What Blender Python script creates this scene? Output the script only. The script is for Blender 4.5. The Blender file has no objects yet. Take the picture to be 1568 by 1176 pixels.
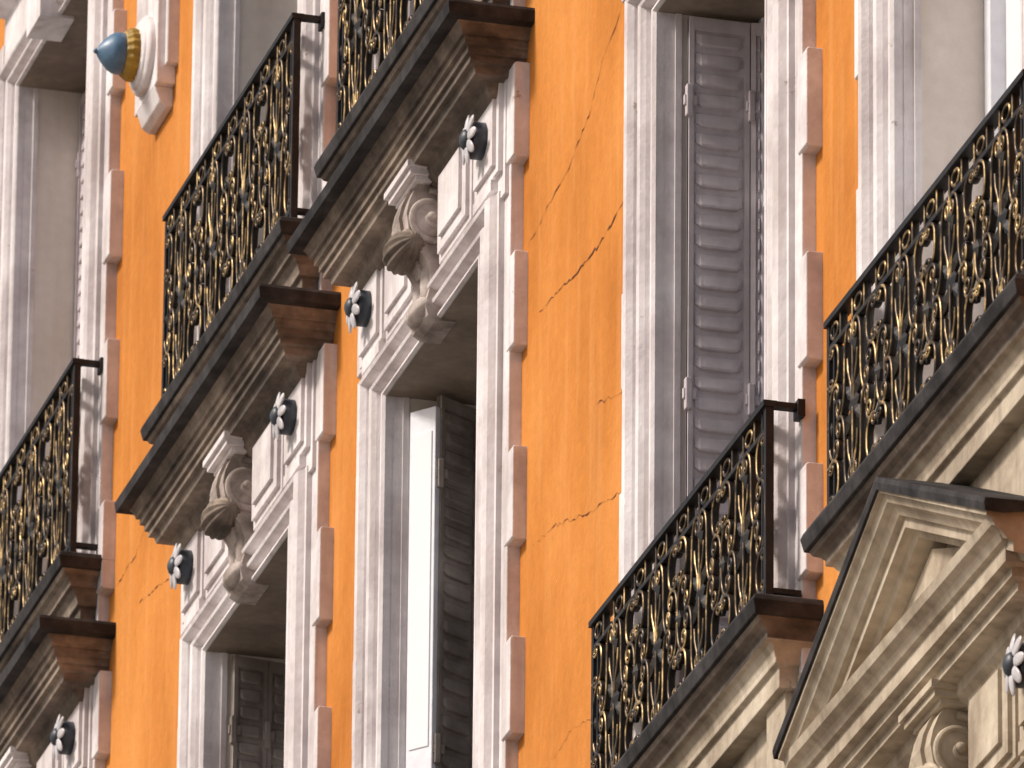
import bpy, math, random, bmesh
from mathutils import Vector, Matrix
random.seed(7)
ZO=16.18
sc=bpy.context.scene
# ------------------------------------------------ materials
def new_mat(name):
    m=bpy.data.materials.new(name); m.use_nodes=True
    nt=m.node_tree; b=nt.nodes['Principled BSDF']; return m,nt,b
def N(nt,t,**k):
    n=nt.nodes.new(t)
    for a,v in k.items(): setattr(n,a,v)
    return n
def rough_mat(name,c1,c2,c3=None,scale=1.5,stretch=(1,1,1),rough=.8,bump=.3,bscale=60,fine=.12,streak=0.0,streak_col=(.2,.15,.12),bdist=.004,metal=0.0,spec=.5,chips=None):
    m,nt,b=new_mat(name); L=nt.links.new
    geo=N(nt,'ShaderNodeNewGeometry')
    mp=N(nt,'ShaderNodeMapping'); mp.inputs['Scale'].default_value=stretch
    L(geo.outputs['Position'],mp.inputs['Vector'])
    n1=N(nt,'ShaderNodeTexNoise'); n1.inputs['Scale'].default_value=scale; n1.inputs['Detail'].default_value=5; n1.inputs['Roughness'].default_value=.62
    L(mp.outputs[0],n1.inputs['Vector'])
    r=N(nt,'ShaderNodeValToRGB'); r.color_ramp.elements[0].position=.36; r.color_ramp.elements[1].position=.66
    r.color_ramp.elements[0].color=(*c1,1); r.color_ramp.elements[1].color=(*c2,1)
    if c3:
        e=r.color_ramp.elements.new(.52); e.color=(*c3,1)
    L(n1.outputs['Fac'],r.inputs[0])
    n2=N(nt,'ShaderNodeTexNoise'); n2.inputs['Scale'].default_value=22; n2.inputs['Detail'].default_value=4
    L(geo.outputs['Position'],n2.inputs['Vector'])
    mr=N(nt,'ShaderNodeMapRange'); mr.inputs[1].default_value=.3; mr.inputs[2].default_value=.7; mr.inputs[3].default_value=1-fine; mr.inputs[4].default_value=1+fine
    L(n2.outputs['Fac'],mr.inputs[0])
    mx=N(nt,'ShaderNodeVectorMath',operation='SCALE'); L(r.outputs[0],mx.inputs[0]); L(mr.outputs[0],mx.inputs['Scale'])
    last=mx.outputs[0]
    if streak>0:
        mp2=N(nt,'ShaderNodeMapping'); mp2.inputs['Scale'].default_value=(7,7,.55)
        L(geo.outputs['Position'],mp2.inputs['Vector'])
        n3=N(nt,'ShaderNodeTexNoise'); n3.inputs['Scale'].default_value=1.6; n3.inputs['Detail'].default_value=4
        L(mp2.outputs[0],n3.inputs['Vector'])
        m3=N(nt,'ShaderNodeMapRange'); m3.inputs[1].default_value=.52; m3.inputs[2].default_value=.75; m3.inputs[3].default_value=0; m3.inputs[4].default_value=streak
        L(n3.outputs['Fac'],m3.inputs[0])
        mm=N(nt,'ShaderNodeMix',data_type='RGBA'); L(m3.outputs[0],mm.inputs[0]); L(last,mm.inputs[6]); mm.inputs[7].default_value=(*streak_col,1)
        last=mm.outputs[2]
    if chips:
        n6=N(nt,'ShaderNodeTexNoise'); n6.inputs['Scale'].default_value=chips[0]; n6.inputs['Detail'].default_value=6; n6.inputs['Roughness'].default_value=.7
        L(geo.outputs['Position'],n6.inputs['Vector'])
        m6=N(nt,'ShaderNodeMapRange'); m6.inputs[1].default_value=chips[1]; m6.inputs[2].default_value=chips[1]+.03; m6.inputs[3].default_value=0; m6.inputs[4].default_value=.75
        L(n6.outputs['Fac'],m6.inputs[0])
        mm=N(nt,'ShaderNodeMix',data_type='RGBA'); L(m6.outputs[0],mm.inputs[0]); L(last,mm.inputs[6]); mm.inputs[7].default_value=(*chips[2],1)
        last=mm.outputs[2]
    L(last,b.inputs['Base Color'])
    b.inputs['Roughness'].default_value=rough; b.inputs['Metallic'].default_value=metal; b.inputs['Specular IOR Level'].default_value=spec
    n4=N(nt,'ShaderNodeTexNoise'); n4.inputs['Scale'].default_value=bscale; n4.inputs['Detail'].default_value=2
    L(geo.outputs['Position'],n4.inputs['Vector'])
    n5=N(nt,'ShaderNodeTexNoise'); n5.inputs['Scale'].default_value=bscale/9; n5.inputs['Detail'].default_value=2
    L(geo.outputs['Position'],n5.inputs['Vector'])
    ad=N(nt,'ShaderNodeMath',operation='ADD'); L(n4.outputs['Fac'],ad.inputs[0]); L(n5.outputs['Fac'],ad.inputs[1])
    bp=N(nt,'ShaderNodeBump'); bp.inputs['Strength'].default_value=bump; bp.inputs['Distance'].default_value=bdist
    L(ad.outputs[0],bp.inputs['Height']); L(bp.outputs[0],b.inputs['Normal'])
    return m
M={}
M['orange']=rough_mat('orange_stucco',(.43,.145,.022),(.64,.255,.058),(.555,.205,.038),scale=.9,stretch=(1,1,.6),rough=.9,bump=.4,bscale=50,fine=.06,streak=.4,streak_col=(.69,.33,.115),spec=.2,chips=(5,.69,(.70,.38,.19)),bdist=.005)
M['frame']=rough_mat('painted_stone',(.53,.475,.475),(.79,.75,.755),(.70,.65,.65),scale=2.2,rough=.7,bump=.5,fine=.07,streak=.55,streak_col=(.35,.285,.25),spec=.3,chips=(7,.67,(.31,.25,.21)))
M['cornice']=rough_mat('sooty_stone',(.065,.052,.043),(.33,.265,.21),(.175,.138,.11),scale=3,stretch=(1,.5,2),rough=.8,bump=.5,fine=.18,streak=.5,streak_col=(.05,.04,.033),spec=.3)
M['cream']=rough_mat('cream_stone',(.30,.24,.175),(.57,.495,.39),(.47,.395,.30),scale=2.5,rough=.8,bump=.45,fine=.12,streak=.55,streak_col=(.14,.105,.075),spec=.3,chips=(8,.67,(.19,.145,.10)))
M['jamb']=rough_mat('jamb_plaster',(.66,.58,.51),(.76,.69,.63),scale=1.6,rough=.7,bump=.2,fine=.04,streak=.3,streak_col=(.52,.42,.32),spec=.3,chips=(4,.74,(.50,.36,.2)))
M['soffit']=rough_mat('soffit_baked_shade',(.17,.13,.10),(.28,.22,.165),scale=3,rough=.8,bump=.3)  # darker than the jambs: shade under the window head put into the colour
M['lead']=rough_mat('lead_flashing',(.014,.013,.013),(.055,.050,.050),scale=6,rough=.75,bump=.4,fine=.2,spec=.2)
M['iron']=rough_mat('wrought_iron',(.010,.008,.007),(.030,.021,.014),(.016,.012,.009),scale=5,rough=.42,bump=.2,fine=.2,metal=.2)
M['glint']=rough_mat('bronze_edge_highlight',(.018,.012,.008),(.55,.37,.15),(.13,.08,.03),scale=11,rough=.36,bump=.1,fine=.25,metal=.5)  # gold tones paint the light caught along the railing bar edges
M['ironblk']=rough_mat('black_iron_bar',(.008,.007,.007),(.022,.018,.016),scale=16,rough=.55,bump=.3,fine=.25,spec=.3)
M['shutter']=rough_mat('shutter_paint',(.50,.44,.455),(.60,.54,.565),scale=4,rough=.5,bump=.2,fine=.08,streak=.4,streak_col=(.36,.28,.24),chips=(9,.70,(.30,.18,.12)))
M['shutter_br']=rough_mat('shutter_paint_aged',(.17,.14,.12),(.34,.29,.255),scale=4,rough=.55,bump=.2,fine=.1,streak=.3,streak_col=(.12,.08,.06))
M['whitew']=rough_mat('white_window_paint',(.76,.77,.83),(.83,.84,.88),scale=8,rough=.35,bump=.15,fine=.05)
M['ceramic']=rough_mat('white_ceramic',(.42,.40,.41),(.68,.66,.68),scale=14,rough=.3,bump=.05,fine=.06)
M['bluedark']=rough_mat('slate_blue_ceramic',(.02,.026,.035),(.055,.07,.09),scale=8,rough=.45,bump=.1)
M['blue']=rough_mat('blue_ceramic',(.05,.12,.21),(.11,.21,.33),scale=9,rough=.4,bump=.15)
M['yellow']=rough_mat('yellow_ceramic',(.26,.15,.01),(.46,.29,.03),scale=12,rough=.5,bump=.2)
M['asphalt']=rough_mat('asphalt',(.04,.04,.04),(.065,.062,.06),scale=3,rough=.9)
M['paving']=rough_mat('paving_stone',(.26,.24,.21),(.34,.31,.28),scale=3,rough=.9)
M['zinc']=rough_mat('zinc_roof',(.20,.21,.23),(.28,.29,.31),scale=3,rough=.5)
M['scroll']=rough_mat('weathered_carving',(.22,.18,.155),(.54,.47,.435),(.40,.335,.30),scale=6,rough=.75,bump=.5,fine=.15,spec=.3)
m,nt,b=new_mat('crack_dark'); b.inputs['Base Color'].default_value=(.15,.05,.015,1); b.inputs['Roughness'].default_value=1; M['crack']=m
def glass(name,c):
    m,nt,b=new_mat(name); b.inputs['Base Color'].default_value=(*c,1); b.inputs['Roughness'].default_value=.06; b.inputs['Specular IOR Level'].default_value=.8
    n=N(nt,'ShaderNodeTexNoise'); n.inputs['Scale'].default_value=3
    g=N(nt,'ShaderNodeNewGeometry'); nt.links.new(g.outputs['Position'],n.inputs['Vector'])
    bp=N(nt,'ShaderNodeBump'); bp.inputs['Strength'].default_value=.15; bp.inputs['Distance'].default_value=.02
    nt.links.new(n.outputs['Fac'],bp.inputs['Height']); nt.links.new(bp.outputs[0],b.inputs['Normal']); return m
M['glass']=glass('window_glass',(.03,.035,.045)); M['glass_l']=glass('sky_white_glass',(.85,.85,.88))  # the pale glass has the reflected sky put into its base colour
# ------------------------------------------------ mesh builder
class MB:
    def __init__(s): s.v=[];s.f=[];s.m=[];s.mats=[];s.sm=[]
    def mi(s,k):
        if k not in s.mats: s.mats.append(k)
        return s.mats.index(k)
    def face(s,pts,k,sm=False):
        b=len(s.v); s.v+= [tuple(p) for p in pts]; s.f.append(tuple(range(b,b+len(pts)))); s.m.append(s.mi(k)); s.sm.append(sm)
    def grid(s,rings,k,closed=False,sm=False):
        b=len(s.v); n=len(rings[0]); i=s.mi(k)
        for r in rings: s.v+=[tuple(p) for p in r]
        for a in range(len(rings)-1):
            for j in range(n if closed else n-1):
                j2=(j+1)%n
                s.f.append((b+a*n+j,b+a*n+j2,b+(a+1)*n+j2,b+(a+1)*n+j)); s.m.append(i); s.sm.append(sm)
    def box(s,x0,x1,y0,y1,z0,z1,k):
        b=len(s.v); s.v+=[(x,y,z) for x in(x0,x1) for y in(y0,y1) for z in(z0,z1)]
        for f in((0,1,3,2),(4,6,7,5),(0,4,5,1),(2,3,7,6),(0,2,6,4),(1,5,7,3)):
            s.f.append(tuple(b+q for q in f)); s.m.append(s.mi(k)); s.sm.append(False)
    def rect_sweep(s,hw,xb,prof,k):
        rings=[[(0.01,hw+d,z),(-(xb+d),hw+d,z),(-(xb+d),-hw-d,z),(0.01,-hw-d,z)] for d,z in prof]
        s.grid(rings,k)
    def u_sweep(s,hw,zb,zt,prof,k,ts=1.0):
        rings=[[(-p,hw+w,zb),(-p,hw+w,zt+w*ts),(-p,-hw-w,zt+w*ts),(-p,-hw-w,zb)] for w,p in prof]
        s.grid(rings,k)
    def prism_y(s,poly,y0,y1,k,sm=False):
        s.grid([[(x,y0,z) for x,z in poly],[(x,y1,z) for x,z in poly]],k,closed=True,sm=sm)
        s.face([(x,y0,z) for x,z in poly],k); s.face([(x,y1,z) for x,z in poly],k)
    def ellipsoid(s,c,rx,ry,rz,k,nu=16,nv=10,rib=0,ribn=8,rot=None):
        rings=[]
        for i in range(nv+1):
            t=math.pi*i/nv; r=[]
            for j in range(nu):
                a=2*math.pi*j/nu; q=1-rib*(0.5+0.5*math.cos(a*ribn)) if rib else 1
                p=Vector((math.sin(t)*math.cos(a)*q*rx, math.cos(t)*ry, math.sin(t)*math.sin(a)*q*rz))
                if rot: p=rot@p
                r.append((c[0]+p.x,c[1]+p.y,c[2]+p.z))
            rings.append(r)
        s.grid(rings,k,closed=True,sm=True)
    def lathe_x(s,prof,y,z,k,n=32,rib=0,ribn=12):
        rings=[]
        for x,r in prof:
            rings.append([(x,y+r*(1-rib*(.5+.5*math.cos(ribn*2*math.pi*j/n)))*math.cos(2*math.pi*j/n),z+r*(1-rib*(.5+.5*math.cos(ribn*2*math.pi*j/n)))*math.sin(2*math.pi*j/n)) for j in range(n)])
        s.grid(rings,k,closed=True,sm=True)
    def tube(s,P,r,k,n=8):
        rings=[]
        for i,p in enumerate(P):
            a=Vector(P[max(0,i-1)]);b_=Vector(P[min(len(P)-1,i+1)]); d=(b_-a).normalized(); u=Vector((0,1,0)); v=d.cross(u)
            rr=r(i/(len(P)-1)) if callable(r) else r
            rings.append([tuple(Vector(p)+u*rr*math.cos(2*math.pi*j/n)+v*rr*math.sin(2*math.pi*j/n)) for j in range(n)])
        s.grid(rings,k,closed=True,sm=True)
    def mesh(s,name):
        me=bpy.data.meshes.new(name); me.from_pydata(s.v,[],s.f)
        for k in s.mats: me.materials.append(M[k])
        me.polygons.foreach_set('material_index',s.m); me.polygons.foreach_set('use_smooth',s.sm)
        bm=bmesh.new(); bm.from_mesh(me); bmesh.ops.remove_doubles(bm,verts=bm.verts,dist=.00005)
        bmesh.ops.recalc_face_normals(bm,faces=bm.faces); bm.to_mesh(me); bm.free(); return me
root=bpy.data.objects.new('apartment_building',None); sc.collection.objects.link(root); root.location=(0,0,ZO)
def place(me,name,loc=(0,0,0),bevel=0,parent=root):
    o=bpy.data.objects.new(name,me); sc.collection.objects.link(o); o.parent=parent; o.location=loc
    if bevel:
        md=o.modifiers.new('bevel','BEVEL'); md.width=bevel; md.segments=2; md.limit_method='ANGLE'; md.angle_limit=math.radians(35)
    return o
# ------------------------------------------------ layout
COLS=[-8.12,-5.22,-1.40,1.50,5.32,8.22,12.04,14.94,18.76]
FL={'F':(3.90,6.90),'F1':(-.20,2.78),'F2':(-4.75,-1.78),'F3':(-8.9,-6.1)}
HO=.70
w=MB(); ys=[-12.0]
for c in COLS: ys+= [c-HO,c+HO]
ys.append(23.0); ZT=9.5; ZB=-ZO
for i in range(0,len(ys),2):
    w.face([(0,ys[i],ZB),(0,ys[i+1],ZB),(0,ys[i+1],ZT),(0,ys[i],ZT)],'orange')
spans=[(ZB,FL['F3'][0]),(FL['F3'][1],FL['F2'][0]),(FL['F2'][1],FL['F1'][0]),(FL['F1'][1],FL['F'][0]),(FL['F'][1],ZT)]
for c in COLS:
    for a,b_ in spans: w.face([(0,c-HO,a),(0,c+HO,a),(0,c+HO,b_),(0,c-HO,b_)],'orange')
w.face([(0,-12,ZB),(12,-12,ZB),(12,-12,ZT),(0,-12,ZT)],'orange'); w.face([(0,23,ZB),(12,23,ZB),(12,23,ZT),(0,23,ZT)],'orange')
w.face([(12,-12,ZB),(12,23,ZB),(12,23,ZT),(12,-12,ZT)],'orange')
place(w.mesh('walls'),'walls')
r=MB(); r.grid([[(-.45,-12.3,ZT+.25),(-.45,23.3,ZT+.25)],[(.2,-12.1,ZT+.4),(.2,23.1,ZT+.4)],[(2.2,-12,ZT+3.2),(2.2,23,ZT+3.2)],[(12,-12,ZT+3.6),(12,23,ZT+3.6)],[(12,-12,ZT),(12,23,ZT)]],'zinc')
r.grid([[(-.45,y,ZT+.25) for y in(-12.3,23.3)],[(-.45,y,ZT+.15) for y in(-12.3,23.3)],[(-.3,y,ZT) for y in(-12.3,23.3)],[(-.12,y,ZT-.1) for y in(-12.3,23.3)],[(-.12,y,ZT-.3) for y in(-12.3,23.3)],[(0.01,y,ZT-.35) for y in(-12.3,23.3)]],'cream')
place(r.mesh('roof'),'roof')
g=MB(); g.box(-.1,.01,-12,23,ZB,-10.5,'cream'); place(g.mesh('stone_base'),'stone_base')
def quoins(seed):
    rnd=random.Random(seed)
    q=MB(); HS=1.085; HT=1.17
    for sgn in(1,-1):
        a,b_=sorted((sgn*(HO+.005),sgn*HS)); q.box(-.05,.02,a,b_,-10.4,8.3,'frame')
        z=3.02-.77*17
        while z<8:
            if z>-10.3:
                zz=rnd.uniform(-.015,.015); ww=HT+rnd.uniform(-.012,.008); h=.385+rnd.uniform(-.016,.010); pp=rnd.uniform(-.004,.004)
                a,b_=sorted((sgn*(HS-.03),sgn*ww))
                poly=[(.02,z+zz),(-.045,z+zz),(-.058+pp,z+.008+zz),(-.058+pp,z+h-.008),(-.050,z+h),(.02,z+h)]
                q.prism_y(poly,a,b_,'frame')
            z+=.77
    return q.mesh('quoins')
for i,c in enumerate(COLS): place(quoins(i),'quoin_surround',(0,c,0),bevel=.004)

ARCH=[(0,.02),(0,.062),(.012,.074),(.03,.074),(.04,.054),(.085,.054),(.092,.074),(.105,.092),(.13,.096),(.15,.084),(.158,.060),(.20,.060),(.208,.086),(.225,.108),(.25,.112),(.27,.100),(.285,.074),(.30,.072),(.30,.048)]
def surround(kind):
    z0,z1=FL[kind]; s=MB(); k='cream' if kind in('F2','F3') else 'frame'
    s.u_sweep(HO,z0,z1,ARCH,k,ts=.55)
    D=.36; h=HO-.002
    for sg in(1,-1):
        s.face([(-.03,sg*h,z0),(.02,sg*h,z0),(.02,sg*h,z1),(-.03,sg*h,z1)],k)
        s.face([(.02,sg*h,z0),(D,sg*h,z0),(D,sg*h,z1),(.02,sg*h,z1)],'jamb')
        a,b_=sorted((sg*HO,sg*(HO-.012))); s.box(.006,.030,a,b_,z0,z1-.004,k)
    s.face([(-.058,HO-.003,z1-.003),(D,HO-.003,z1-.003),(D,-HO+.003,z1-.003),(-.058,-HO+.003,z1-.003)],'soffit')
    s.box(.0,D,-HO,HO,z0-.05,z0,'cream')
    return s
def frieze(s,zb,k):
    a=zb+.165; t=zb+.66
    s.box(-.066,.01,-1.06,1.06,a-.03,t,k)
    for sg in(1,-1):
        y=sg*.86
        s.box(-.085,0,y-.17,y+.17,zb+.235,t-.02,k)
        s.box(-.100,0,y-.135,y+.135,zb+.27,t-.05,k)
        for (h,e,p) in((.235,.0,.082),(.205,.03,.098),(.165,.07,.088),(.15,.085,.112)):
            y0,y1=sorted((sg*(.40-h),sg*(.40+h)));  s.box(-p,0,y0,y1,zb+.20+e*.9,t-.06-e*.9,k)
        y0,y1=sorted((sg*.70,sg*.96)); s.box(-.094,0,y0,y1,zb+.18,zb+.225,k)
def console(s,zb,k):
    z=zb; kk='scroll' if k=='frame' else k; kd='cornice' if k=='frame' else k
    s.box(-.215,0,-.18,.18,z+.59,z+.615,k); s.box(-.20,0,-.165,.165,z+.565,z+.59,k); s.box(-.175,0,-.15,.15,z+.545,z+.565,k)
    pts=[(.15,.55),(.17,.52),(.19,.47),(.20,.42),(.19,.36),(.16,.29),(.125,.24),(.105,.20),(.10,.14),(.112,.09),(.122,.05),(.11,.01),(.08,-.01)]
    poly=[(-a,z+b_) for a,b_ in pts]+[(0,z-.01),(0,z+.55)]
    s.prism_y(poly,-.115,.115,kk)
    s.prism_y([(-a-.014,z+b_) for a,b_ in pts[:8]]+[(-.05,z+.2),(-.05,z+.54)],-.05,.05,kk)
    for sg in(1,-1):
        P=[]
        for i in range(60):
            t=i/59; a=math.radians(95)-t*math.radians(640); rr=.100*(1-t)**.8+.012
            P.append((-.105+rr*math.cos(a),sg*(.118+.020*t),z+.405+rr*math.sin(a)*1.05))
        s.tube(P,lambda t:.015-.004*t,kk)
        s.ellipsoid((-.105,sg*.12,z+.405),.085,.022,.085,kk,nu=24,nv=8)
        s.ellipsoid((-.105,sg*.135,z+.405),.022,.022,.022,kk,nu=12,nv=8)
    s.ellipsoid((-.175,0,z+.305),.082,.150,.078,kd,nu=60,nv=18,rib=.16,ribn=12)
    s.ellipsoid((-.112,0,z+.06),.048,.12,.05,kk,nu=24,nv=10,rib=.1,ribn=8)
    for sg in (1,-1):
        s.ellipsoid((-.095,sg*.055,z+.16),.032,.045,.10,kk,nu=16,nv=8)
def rosette_mesh():
    s=MB()
    s.lathe_x([(0,.03),(-.09,.03),(-.09,.064),(-.095,.072),(-.142,.072),(-.150,.064),(-.150,.0)],0,0,'bluedark')
    for i in range(8):
        a=2*math.pi*(i+.5)/8
        rot=Matrix.Rotation(a,3,'X')@Matrix.Rotation(math.radians(-10),3,'Z')
        c=(-.162,.064*math.cos(a),.064*math.sin(a))
        s.ellipsoid(c,.007,.040,.022,'ceramic',nu=12,nv=8,rot=rot)
    s.lathe_x([(-.15,.036),(-.170,.040),(-.182,.032),(-.190,.015),(-.192,0)],0,0,'bluedark',n=20)
    return s.mesh('rosette')
ros=rosette_mesh()
def cornice(s,z,k):
    pr=[(.235,.015),(.225,-.005),(.20,-.02),(.185,-.045),(.182,-.060),(.168,-.060),(.168,-.09),(.152,-.095),(.152,-.122),(.138,-.124),(.138,-.152),(.118,-.157),(.11,-.187),(.06,-.192),(.05,-.20),(.045,-.225),(.02,-.25),(.0,-.26)]
    s.rect_sweep(.97,.08,[(a,z-.045+b_-.0) for a,b_ in pr],k)
    s.rect_sweep(.97,.08,[(-.06,z+.05),(.20,z+.016),(.25,z),(.257,z-.014),(.252,z-.058),(.235,z-.062),(.10,z-.063)],'lead')
def ledge(s,z,k,low,dark):
    s.rect_sweep(.98,.05,[(-.04,z+.02),(.17,z+.01),(.19,z),(.197,z-.02),(.187,z-.066),(.16,z-.07),(.05,z-.07)],'lead')
    pr=[(.175,-.065),(.165,-.085),(.145,-.095),(.130,-.11),(.130,-.13)]
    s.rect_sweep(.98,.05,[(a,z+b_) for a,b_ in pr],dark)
    pr=[(.130,-.13),(.112,-.133),(.095,-.157),(.088,-.18),(.088,-.20),(.07,-.205),(.07,-low),(-.04,-low-.005)]
    s.rect_sweep(.98,.05,[(a,z+b_) for a,b_ in pr],k)
s=surround('F1'); frieze(s,2.78,'frame'); console(s,2.78,'frame'); cornice(s,3.61,'cornice'); s1=s.mesh('surround_F1')
l=MB(); ledge(l,-.17,'cream',.28,'cornice'); l.box(-.055,0,-1.08,1.08,-1.3,-.40,'cream')
l.box(-.09,0,-1.02,-.80,-1.2,-.43,'cream'); l.box(-.09,0,.80,1.02,-1.2,-.43,'cream')
lF1=l.mesh('ledge_F1')
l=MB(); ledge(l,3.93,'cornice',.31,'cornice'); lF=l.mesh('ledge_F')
s=surround('F')
s.box(-.066,.01,-1.0,1.0,7.03,7.35,'frame'); s.box(-.16,0,-.13,.13,6.88,7.36,'frame')
s.rect_sweep(.95,.05,[(-.04,7.52),(.16,7.49),(.16,7.45),(.14,7.44),(.11,7.40),(.08,7.37),(.04,7.35),(0,7.33)],'frame')
sF=s.mesh('surround_F')
s=surround('F2'); frieze(s,-1.78,'cream'); console(s,-1.78,'cream'); zb=-.97
pr=[(.235,.0),(.225,-.03),(.20,-.045),(.185,-.07),(.168,-.075),(.168,-.13),(.138,-.135),(.138,-.165),(.11,-.17),(.11,-.20),(.05,-.205),(.045,-.24),(0,-.27)]
s.rect_sweep(.90,.08,[(-.06,zb+.01)]+[(a,zb+b_) for a,b_ in pr],'cream')
RISE=.51; HW=1.14
rp=[(.0,0),(.252,0),(.252,.035),(.235,.038),(.225,.065),(.20,.08),(.185,.105),(.165,.11),(.165,.145),(.13,.15),(.12,.175),(.07,.18),(.0,.18)]
def rake(s,prof,k,zoff=0,extra=0):
    for sg in(1,-1):
        s.grid([[(-(.08+d) if d>0 else .01,sg*(HW+extra),zb-t+zoff+.02) for d,t in prof],[(-(.08+d) if d>0 else .01,0,zb+RISE-t+zoff+.02) for d,t in prof]],k)
        s.face([(-(.08+d) if d>0 else .01,sg*(HW+extra),zb-t+zoff+.02) for d,t in prof],k)
rake(s,rp,'cream')
rake(s,[(.0,-.025),(.262,-.018),(.266,.0),(.262,.026),(.20,.028)],'lead',extra=.02)
s.face([(-.10,HW-.1,zb),(-.10,0,zb+RISE-.08),(-.10,-HW+.1,zb)],'cream')
for (a,p) in((.30,.155),(.42,.13),(.5,.16)):
    hw=HW-a; h=RISE*(1-a/HW)-.08
    if h>.05:
        s.grid([[(-.09,hw,zb+.03),(-.09,0,zb+.03+h),(-.09,-hw,zb+.03)],[(-p,hw*.98,zb+.03),(-p,0,zb+.03+h*.98),(-p,-hw*.98,zb+.03)]],'cream',closed=True)
        s.face([(-p,hw*.98,zb+.03),(-p,0,zb+.03+h*.98),(-p,-hw*.98,zb+.03)],'cream')
s2=s.mesh('surround_F2')
s3=surround('F3').mesh('surround_F3')
for c in COLS:
    place(s1,'window_surround',(0,c,0),bevel=.004); place(lF1,'balcony_ledge',(0,c,0),bevel=.004)
    place(lF,'balcony_ledge',(0,c,0),bevel=.004); place(sF,'window_surround',(0,c,0),bevel=.004)
    place(s2,'window_pediment_surround',(0,c,0),bevel=.004); place(s3,'window_surround',(0,c,0))
    for z in(3.20,-1.36):
        for sg in(1,-1): place(ros,'rosette',(0,c+sg*.86,z)).rotation_euler=(random.uniform(-.4,.4),0,0)
# ------------------------------------------------ windows
def casement(kind,gk,X=.33):
    z0,z1=FL[kind]; s=MB()
    s.face([(X+.035,-HO,z0),(X+.035,HO,z0),(X+.035,HO,z1),(X+.035,-HO,z1)],gk)
    for a,b_ in((-HO+.003,-HO+.07),(HO-.07,HO-.003),(-.05,.05)): s.box(X-.02,X+.05,a,b_,z0+.001,z1-.005,'whitew')
    for a,b_ in((z0+.002,z0+.12),(z1-.08,z1-.006),(z1-.75,z1-.68),(z0+.85,z0+.89)): s.box(X-.015,X+.045,-HO+.004,HO-.004,a,b_,'whitew')
    return s.mesh('casement')
for kind in FL:
    a=casement(kind,'glass'); b_=casement(kind,'glass_l')
    for i,c in enumerate(COLS):
        if kind=='F1' and c==-1.40: place(casement(kind,'glass_l',.27),'casement_window',(0,c,0),bevel=.004)
        else: place(b_ if i%4==3 and c!=1.5 else a,'casement_window',(0,c,0),bevel=.004)
# ------------------------------------------------ shutters
def leaf(width,z0,z1,k,pitch=.078):
    s=MB(); t=.022; e=.018
    s.box(0,width,0.004,t,z0,z1,k)
    s.box(0,e,-.006,t-.002,z0,z1,k); s.box(width-e,width,-.006,t-.002,z0,z1,k)
    for zz in(z0,z1-.05): s.box(e,width-e,-.004,t-.004,zz,zz+.05,k)
    z=z0+.07
    n=9
    while z<z1-.10:
        rings=[]
        for i in range(n+1):
            u=i/n; a=e+.008+(width-2*e-.016)*u
            q=min(1,math.sin(math.pi*u)*2.2)**.5 if 0<u<1 else 0
            rings.append([(a,.004,z+.004+.018*(1-q)),(a,-.010*q,z+.008+.016*(1-q)),(a,-.012*q,z+.016+.01*(1-q)),(a,-.004*q,z+.056),(a,.004,z+.066)])
        s.grid(rings,k,sm=False)
        z+=pitch
    return s.mesh('shutter_leaf')
def shutter(c,zr,leaves,k,name='folding_shutter'):
    e=bpy.data.objects.new(name,None); sc.collection.objects.link(e); e.parent=root; e.location=(0,c,0)
    for (x,yo,wd,ang) in leaves:
        o=place(leaf(wd,zr[0]+.03,zr[1]-.03,k),'shutter_leaf',(x,HO-yo,0),bevel=0,parent=e); o.rotation_euler=(0,0,ang)
    h=MB()
    for (x,yo,wd,ang) in leaves:
        for fz in(.12,.5,.88):
            z=zr[0]+(zr[1]-zr[0])*fz
            h.box(x-.012,x+.012,HO-yo-.02,HO-yo+.01,z-.06,z+.06,k); h.box(x-.02,x+.03,HO-yo-.014,HO-yo+.004,z-.02,z+.02,k)
    place(h.mesh('hinges'),'hinges',parent=e,bevel=.004)
R=math.radians
shutter(1.50,FL['F1'],[(.045,.05,.225,0),(.275,.055,.06,R(-20))],'shutter')
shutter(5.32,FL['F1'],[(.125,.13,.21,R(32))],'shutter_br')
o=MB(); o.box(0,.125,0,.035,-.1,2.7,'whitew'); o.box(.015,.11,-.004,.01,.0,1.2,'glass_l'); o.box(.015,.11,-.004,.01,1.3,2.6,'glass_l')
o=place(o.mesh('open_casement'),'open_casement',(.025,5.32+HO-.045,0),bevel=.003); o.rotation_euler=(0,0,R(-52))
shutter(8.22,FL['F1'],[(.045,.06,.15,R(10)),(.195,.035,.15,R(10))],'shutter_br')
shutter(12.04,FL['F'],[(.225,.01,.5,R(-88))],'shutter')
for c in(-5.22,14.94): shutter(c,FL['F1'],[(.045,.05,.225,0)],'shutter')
for c in(1.5,5.32): shutter(c,FL['F2'],[(.045,.05,.225,0)],'shutter_br')
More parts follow.
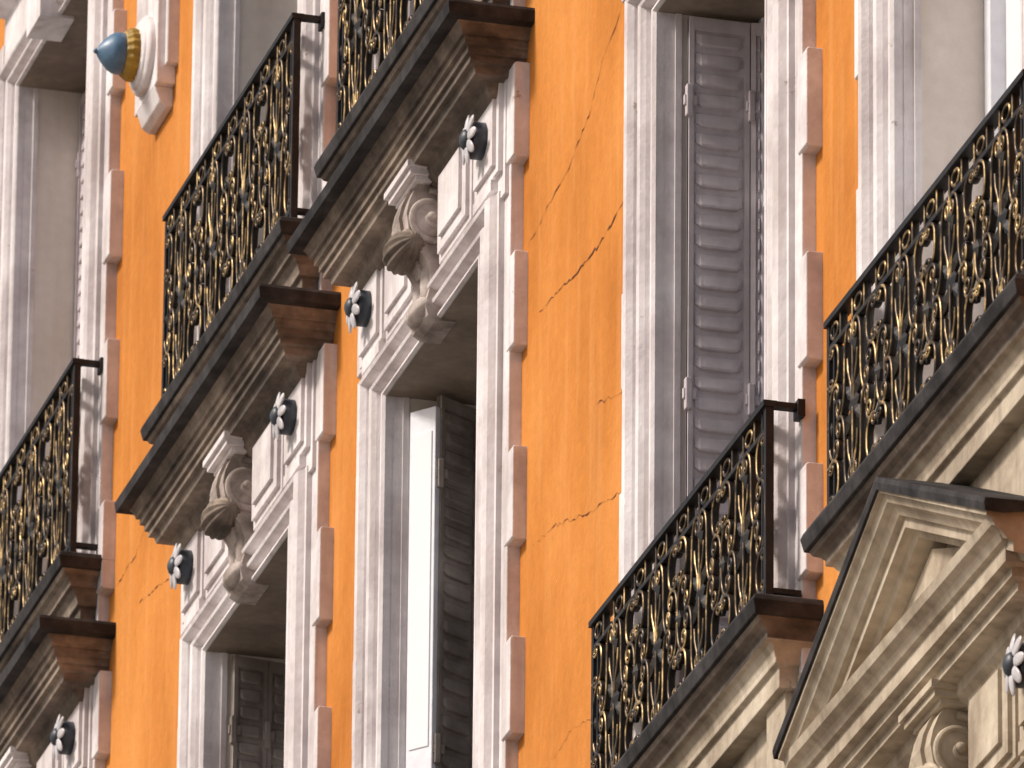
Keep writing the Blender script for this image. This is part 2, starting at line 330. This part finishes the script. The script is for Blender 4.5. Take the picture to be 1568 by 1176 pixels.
# ------------------------------------------------ railings
def scroll(kind,a,b0,pw,n=64):
    def integ(sgn):
        P=[(0,0)];x=y=0;hd=math.pi/2 if sgn>0 else -math.pi/2
        for i in range(n):
            t=(i+.5)/n; kk=a*t**pw+b0
            if kind=='C': kk*= (1 if sgn>0 else -1)
            hd+=kk/n; x+=math.cos(hd)/n; y+=math.sin(hd)/n; P.append((x,y))
        return P
    A=integ(1);B=integ(-1); P=B[::-1]+A[1:]
    ymin=min(p[1] for p in P);ymax=max(p[1] for p in P); xc=(min(p[0] for p in P)+max(p[0] for p in P))/2
    xw=max(p[0] for p in P)-min(p[0] for p in P); H=ymax-ymin
    return [((p[0]-xc)/xw,(p[1]-(ymax+ymin)/2)/H) for p in P]
def railing(h,name,XR=-.165):
    cu=bpy.data.curves.new(name+'_c','CURVE'); cu.dimensions='2D'; cu.fill_mode='NONE'; cu.extrude=.0075; cu.bevel_depth=.0070; cu.bevel_resolution=2
    def sp(P):
        s=cu.splines.new('POLY'); s.points.add(len(P)-1)
        for i,p in enumerate(P): s.points[i].co=(p[0],p[1],0,1)
    HL=1.08; nU=4; U=2*HL/nU; zt=h-.105; zb=.05; zm=(zt+zb)/2; Z=zt-zb
    C=scroll('C',24,.4,1.5);S=scroll('S',26,.2,1.5)
    def put(P,cx,cy,Wd,H,mx=1): sp([(cx+Wd*mx*p[0],cy+H*p[1]) for p in P])
    leaves=[]
    for i in range(nU):
        uc=-HL+U*(i+.5)
        for m in(1,-1):
            put(S,uc+m*.092,zm+Z*.25,.175,Z*.51,mx=m)
            put(S,uc+m*.092,zm-Z*.25,.175,Z*.51,mx=-m)
            put(C,uc+m*(U/2-.056),zm,.108,Z*.46,mx=m)
            put(C,uc+m*(U/2-.056),zb+Z*.14,.108,Z*.27,mx=-m)
            put(C,uc+m*(U/2-.056),zt-Z*.14,.108,Z*.27,mx=-m)
            sp([(uc+m*.012,zb),(uc+m*.02,zb+Z*.12),(uc+m*.05,zb+Z*.22),(uc+m*.055,zb+Z*.3)])
            sp([(uc+m*.012,zm),(uc+m*.02,zm+Z*.12),(uc+m*.05,zm+Z*.22),(uc+m*.055,zm+Z*.3)])
        sp([(uc,zb),(uc,zt)])
        leaves+=[(uc,zm,.060,.050,0),(uc,zm+Z*.38,.036,.060,0),(uc,zm-Z*.38,.036,.060,0),(uc+U/2,zm,.030,.05,0),(uc+U/2,zm+Z*.25,.022,.04,0),(uc+U/2,zm-Z*.25,.022,.04,0)]
        for m in(1,-1): leaves+=[(uc+m*.05,zm+.05,.024,.055,-m*.8),(uc+m*.05,zm-.05,.024,.055,m*.8)]
        for k in range(4):
            u=uc-U/2+U*(k+.5)/4
            if k%2: sp([(u+.040*math.cos(t*math.pi/10),h-.060+.026*math.sin(t*math.pi/10)) for t in range(21)])
            sp([(u+U/8,zt),(u+U/8,h-.02)])
    oc=bpy.data.objects.new('tmp',cu); sc.collection.objects.link(oc)
    bpy.context.view_layer.update()
    dg=bpy.context.evaluated_depsgraph_get(); me=bpy.data.meshes.new_from_object(oc.evaluated_get(dg)); bpy.data.objects.remove(oc)
    s=MB(); ib,ig=s.mi('iron'),s.mi('glint')
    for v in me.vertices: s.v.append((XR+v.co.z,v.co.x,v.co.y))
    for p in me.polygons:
        nz=abs(p.center.z)   # rounded outer edges of each bar carry a painted bronze highlight
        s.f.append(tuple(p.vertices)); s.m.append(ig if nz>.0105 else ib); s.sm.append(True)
    for (u,z,wu,wz,ro) in leaves:
        c,s_=math.cos(ro),math.sin(ro)
        P=[(0,-wz),(wu*.6,-wz*.5),(wu,0),(wu*.55,wz*.45),(0,wz),(-wu*.55,wz*.45),(-wu,0),(-wu*.6,-wz*.5)]
        Q=[(u+a*c-b_*s_,z+a*s_+b_*c) for a,b_ in P]
        s.grid([[(XR-.006,y,zz) for y,zz in Q],[(XR+.006,y,zz) for y,zz in Q]],'iron',closed=True)
        for sx in(-1,1):
            for j in range(8): s.face([(XR+sx*.006,*Q[j]),(XR+sx*.006,*Q[(j+1)%8]),(XR+sx*.018,u,z)],'iron')
    k='ironblk'
    s.box(XR-.024,XR+.024,-HL-.018,HL+.018,h-.022,h,k); s.box(XR-.013,XR+.013,-HL,HL,h-.112,h-.095,k)
    s.box(XR-.016,XR+.016,-HL,HL,.033,.053,k)
    for sg in(1,-1):
        a,b_=sorted((sg*(HL-.015),sg*(HL+.013))); s.box(XR-.014,XR+.014,a,b_,-.02,h-.02,k)
        a,b_=sorted((sg*(HL-.058),sg*(HL-.044))); s.box(XR-.009,XR+.009,a,b_,.05,h-.02,k)
        a,b_=sorted((sg*(HL-.018),sg*(HL+.017)))
        s.box(XR+.024,-.055,a,b_,h-.021,h-.001,k); s.box(XR+.014,-.055,a,b_,.034,.052,k)
        a,b_=sorted((sg*(HL-.03),sg*(HL+.03))); s.box(-.07,-.045,a,b_,h-.05,h+.012,k)
    return s.mesh(name)
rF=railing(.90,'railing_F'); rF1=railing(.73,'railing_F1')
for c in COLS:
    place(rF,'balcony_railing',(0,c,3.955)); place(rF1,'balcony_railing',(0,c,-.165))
# ------------------------------------------------ pier ornament
s=MB()
s.box(-.05,0.01,-.24,.24,-.12,1.6,'frame'); s.box(-.085,0,-.20,.20,-.2,1.6,'frame')
s.prism_y([(0,-.20),(-.085,-.20),(-.06,-.27),(-.03,-.29),(0,-.29)],-.16,.16,'frame')
s.lathe_x([(-.08,.175),(-.105,.175),(-.115,.165),(-.12,.15),(-.13,.145),(-.135,.12),(-.135,0)],0,0,'frame',n=48)
s.lathe_x([(-.13,.115),(-.14,.118),(-.165,.118),(-.175,.108),(-.19,.10),(-.19,0)],0,0,'yellow',n=72,rib=.1,ribn=18)
s.lathe_x([(-.185,.088),(-.20,.092),(-.225,.09),(-.25,.076),(-.275,.052),(-.295,.026),(-.302,.012),(-.315,.010),(-.318,0)],0,0,'blue',n=36)
om=s.mesh('pier_ornament')
for c in(-3.31,3.41,10.13,16.85): place(om,'pier_ornament',(0,c,5.94),bevel=.005)
# ------------------------------------------------ cracks
cr=MB()
def crack(P,wd=.006):
    pts=[]
    for i in range(len(P)-1):
        a,b_=Vector(P[i]),Vector(P[i+1]); n=max(3,int((b_-a).length/.03))
        for j in range(n):
            q_=a.lerp(b_,j/n); pts.append((q_[0]+random.uniform(-.01,.01),q_[1]+random.uniform(-.008,.008)))
    pts.append(P[-1]); ws=[wd*random.choice((.1,.2,.4,.7,1.0))*(1-.6*i/len(pts)) for i in range(len(pts))]
    for i in range(len(pts)-1):
        w0,w1=ws[i],ws[i+1]
        (y0,z0),(y1,z1)=pts[i],pts[i+1]
        cr.face([(-.0025,y0,z0-w0/2),(-.0025,y0,z0+w0/2),(-.0025,y1,z1+w1/2),(-.0025,y1,z1-w1/2)],'crack')
crack([(2.74,3.2),(2.94,3.06),(3.12,3.0),(3.3,2.86),(3.58,2.75),(3.89,2.71),(4.2,2.66)],.010)
crack([(2.68,2.33),(2.9,2.30),(3.1,2.27),(3.33,2.27),(3.76,2.31),(4.0,2.33)],.012)
crack([(2.66,1.15),(2.9,1.19),(3.28,1.26),(3.76,1.39),(4.05,1.42)],.009)
crack([(2.7,1.56),(2.9,1.57),(3.2,1.66)],.010); crack([(3.76,1.39),(3.8,1.2),(3.74,1.05)],.004)
crack([(10.2,3.9),(10.45,3.79),(10.8,3.78),(11.08,3.81)],.008); crack([(9.85,3.45),(10.05,3.49),(10.4,3.54),(10.45,3.37),(10.47,3.1)],.008)
crack([(.05,2.2),(.2,2.1),(.3,2.15)],.005); crack([(3.0,.4),(3.5,.5),(4.1,.45)],.004)
place(cr.mesh('plaster_cracks'),'plaster_cracks')
# ------------------------------------------------ street
def top(name,box_,k):
    s=MB(); s.box(*box_,k); o=place(s.mesh(name),name,parent=None); return o
top('ground',(-400,400,-400,400,-.4,-.02),'paving')
top('road',(-9.2,-2.6,-200,200,-.3,-.012),'asphalt')
top('pavement',(-2.6,0,-200,200,-.3,.12),'paving')
top('pavement',(-12.5,-9.2,-200,200,-.3,.12),'paving')
# ------------------------------------------------ light
wd=bpy.data.worlds.new('World'); sc.world=wd; wd.use_nodes=True; nt=wd.node_tree
bg=nt.nodes['Background']; sky=nt.nodes.new('ShaderNodeTexSky'); sky.sky_type='NISHITA'; sky.sun_disc=False
D=Vector((-.72,.05,.68)).normalized()
el=math.asin(D.z); az=math.atan2(D.x,D.y)
sky.sun_elevation=el; sky.sun_rotation=az%(2*math.pi); sky.dust_density=5; sky.air_density=1
nt.links.new(sky.outputs[0],bg.inputs[0]); bg.inputs[1].default_value=.10
sl=bpy.data.lights.new('sun','SUN'); sl.energy=3.4; sl.angle=math.radians(10); sl.color=(1,.92,.84)
so=bpy.data.objects.new('sun',sl); sc.collection.objects.link(so); so.rotation_euler=D.to_track_quat('Z','Y').to_euler()
# ------------------------------------------------ camera
f=18256.0; rho=.010
Yc=Vector((-5384.,-7376.,-f)).normalized(); yv=f*f/(7376+5384*rho); Zc=Vector((rho*yv,yv,-f)).normalized(); Xc=Yc.cross(Zc)
Rm=Matrix((Xc,Yc,Zc))
cd=bpy.data.cameras.new('camera'); cam=bpy.data.objects.new('camera',cd); sc.collection.objects.link(cam)
cam.matrix_world=Matrix.Translation((-10.721,-35.422,-14.581+ZO))@Rm.to_4x4()
cd.sensor_width=36; cd.lens=f/1568*36; cd.clip_end=2000; cd.clip_start=.5
cd.dof.use_dof=True; cd.dof.focus_distance=42.0; cd.dof.aperture_fstop=14
sc.camera=cam
sc.view_settings.view_transform='Standard'; sc.view_settings.look='None'; sc.view_settings.exposure=0
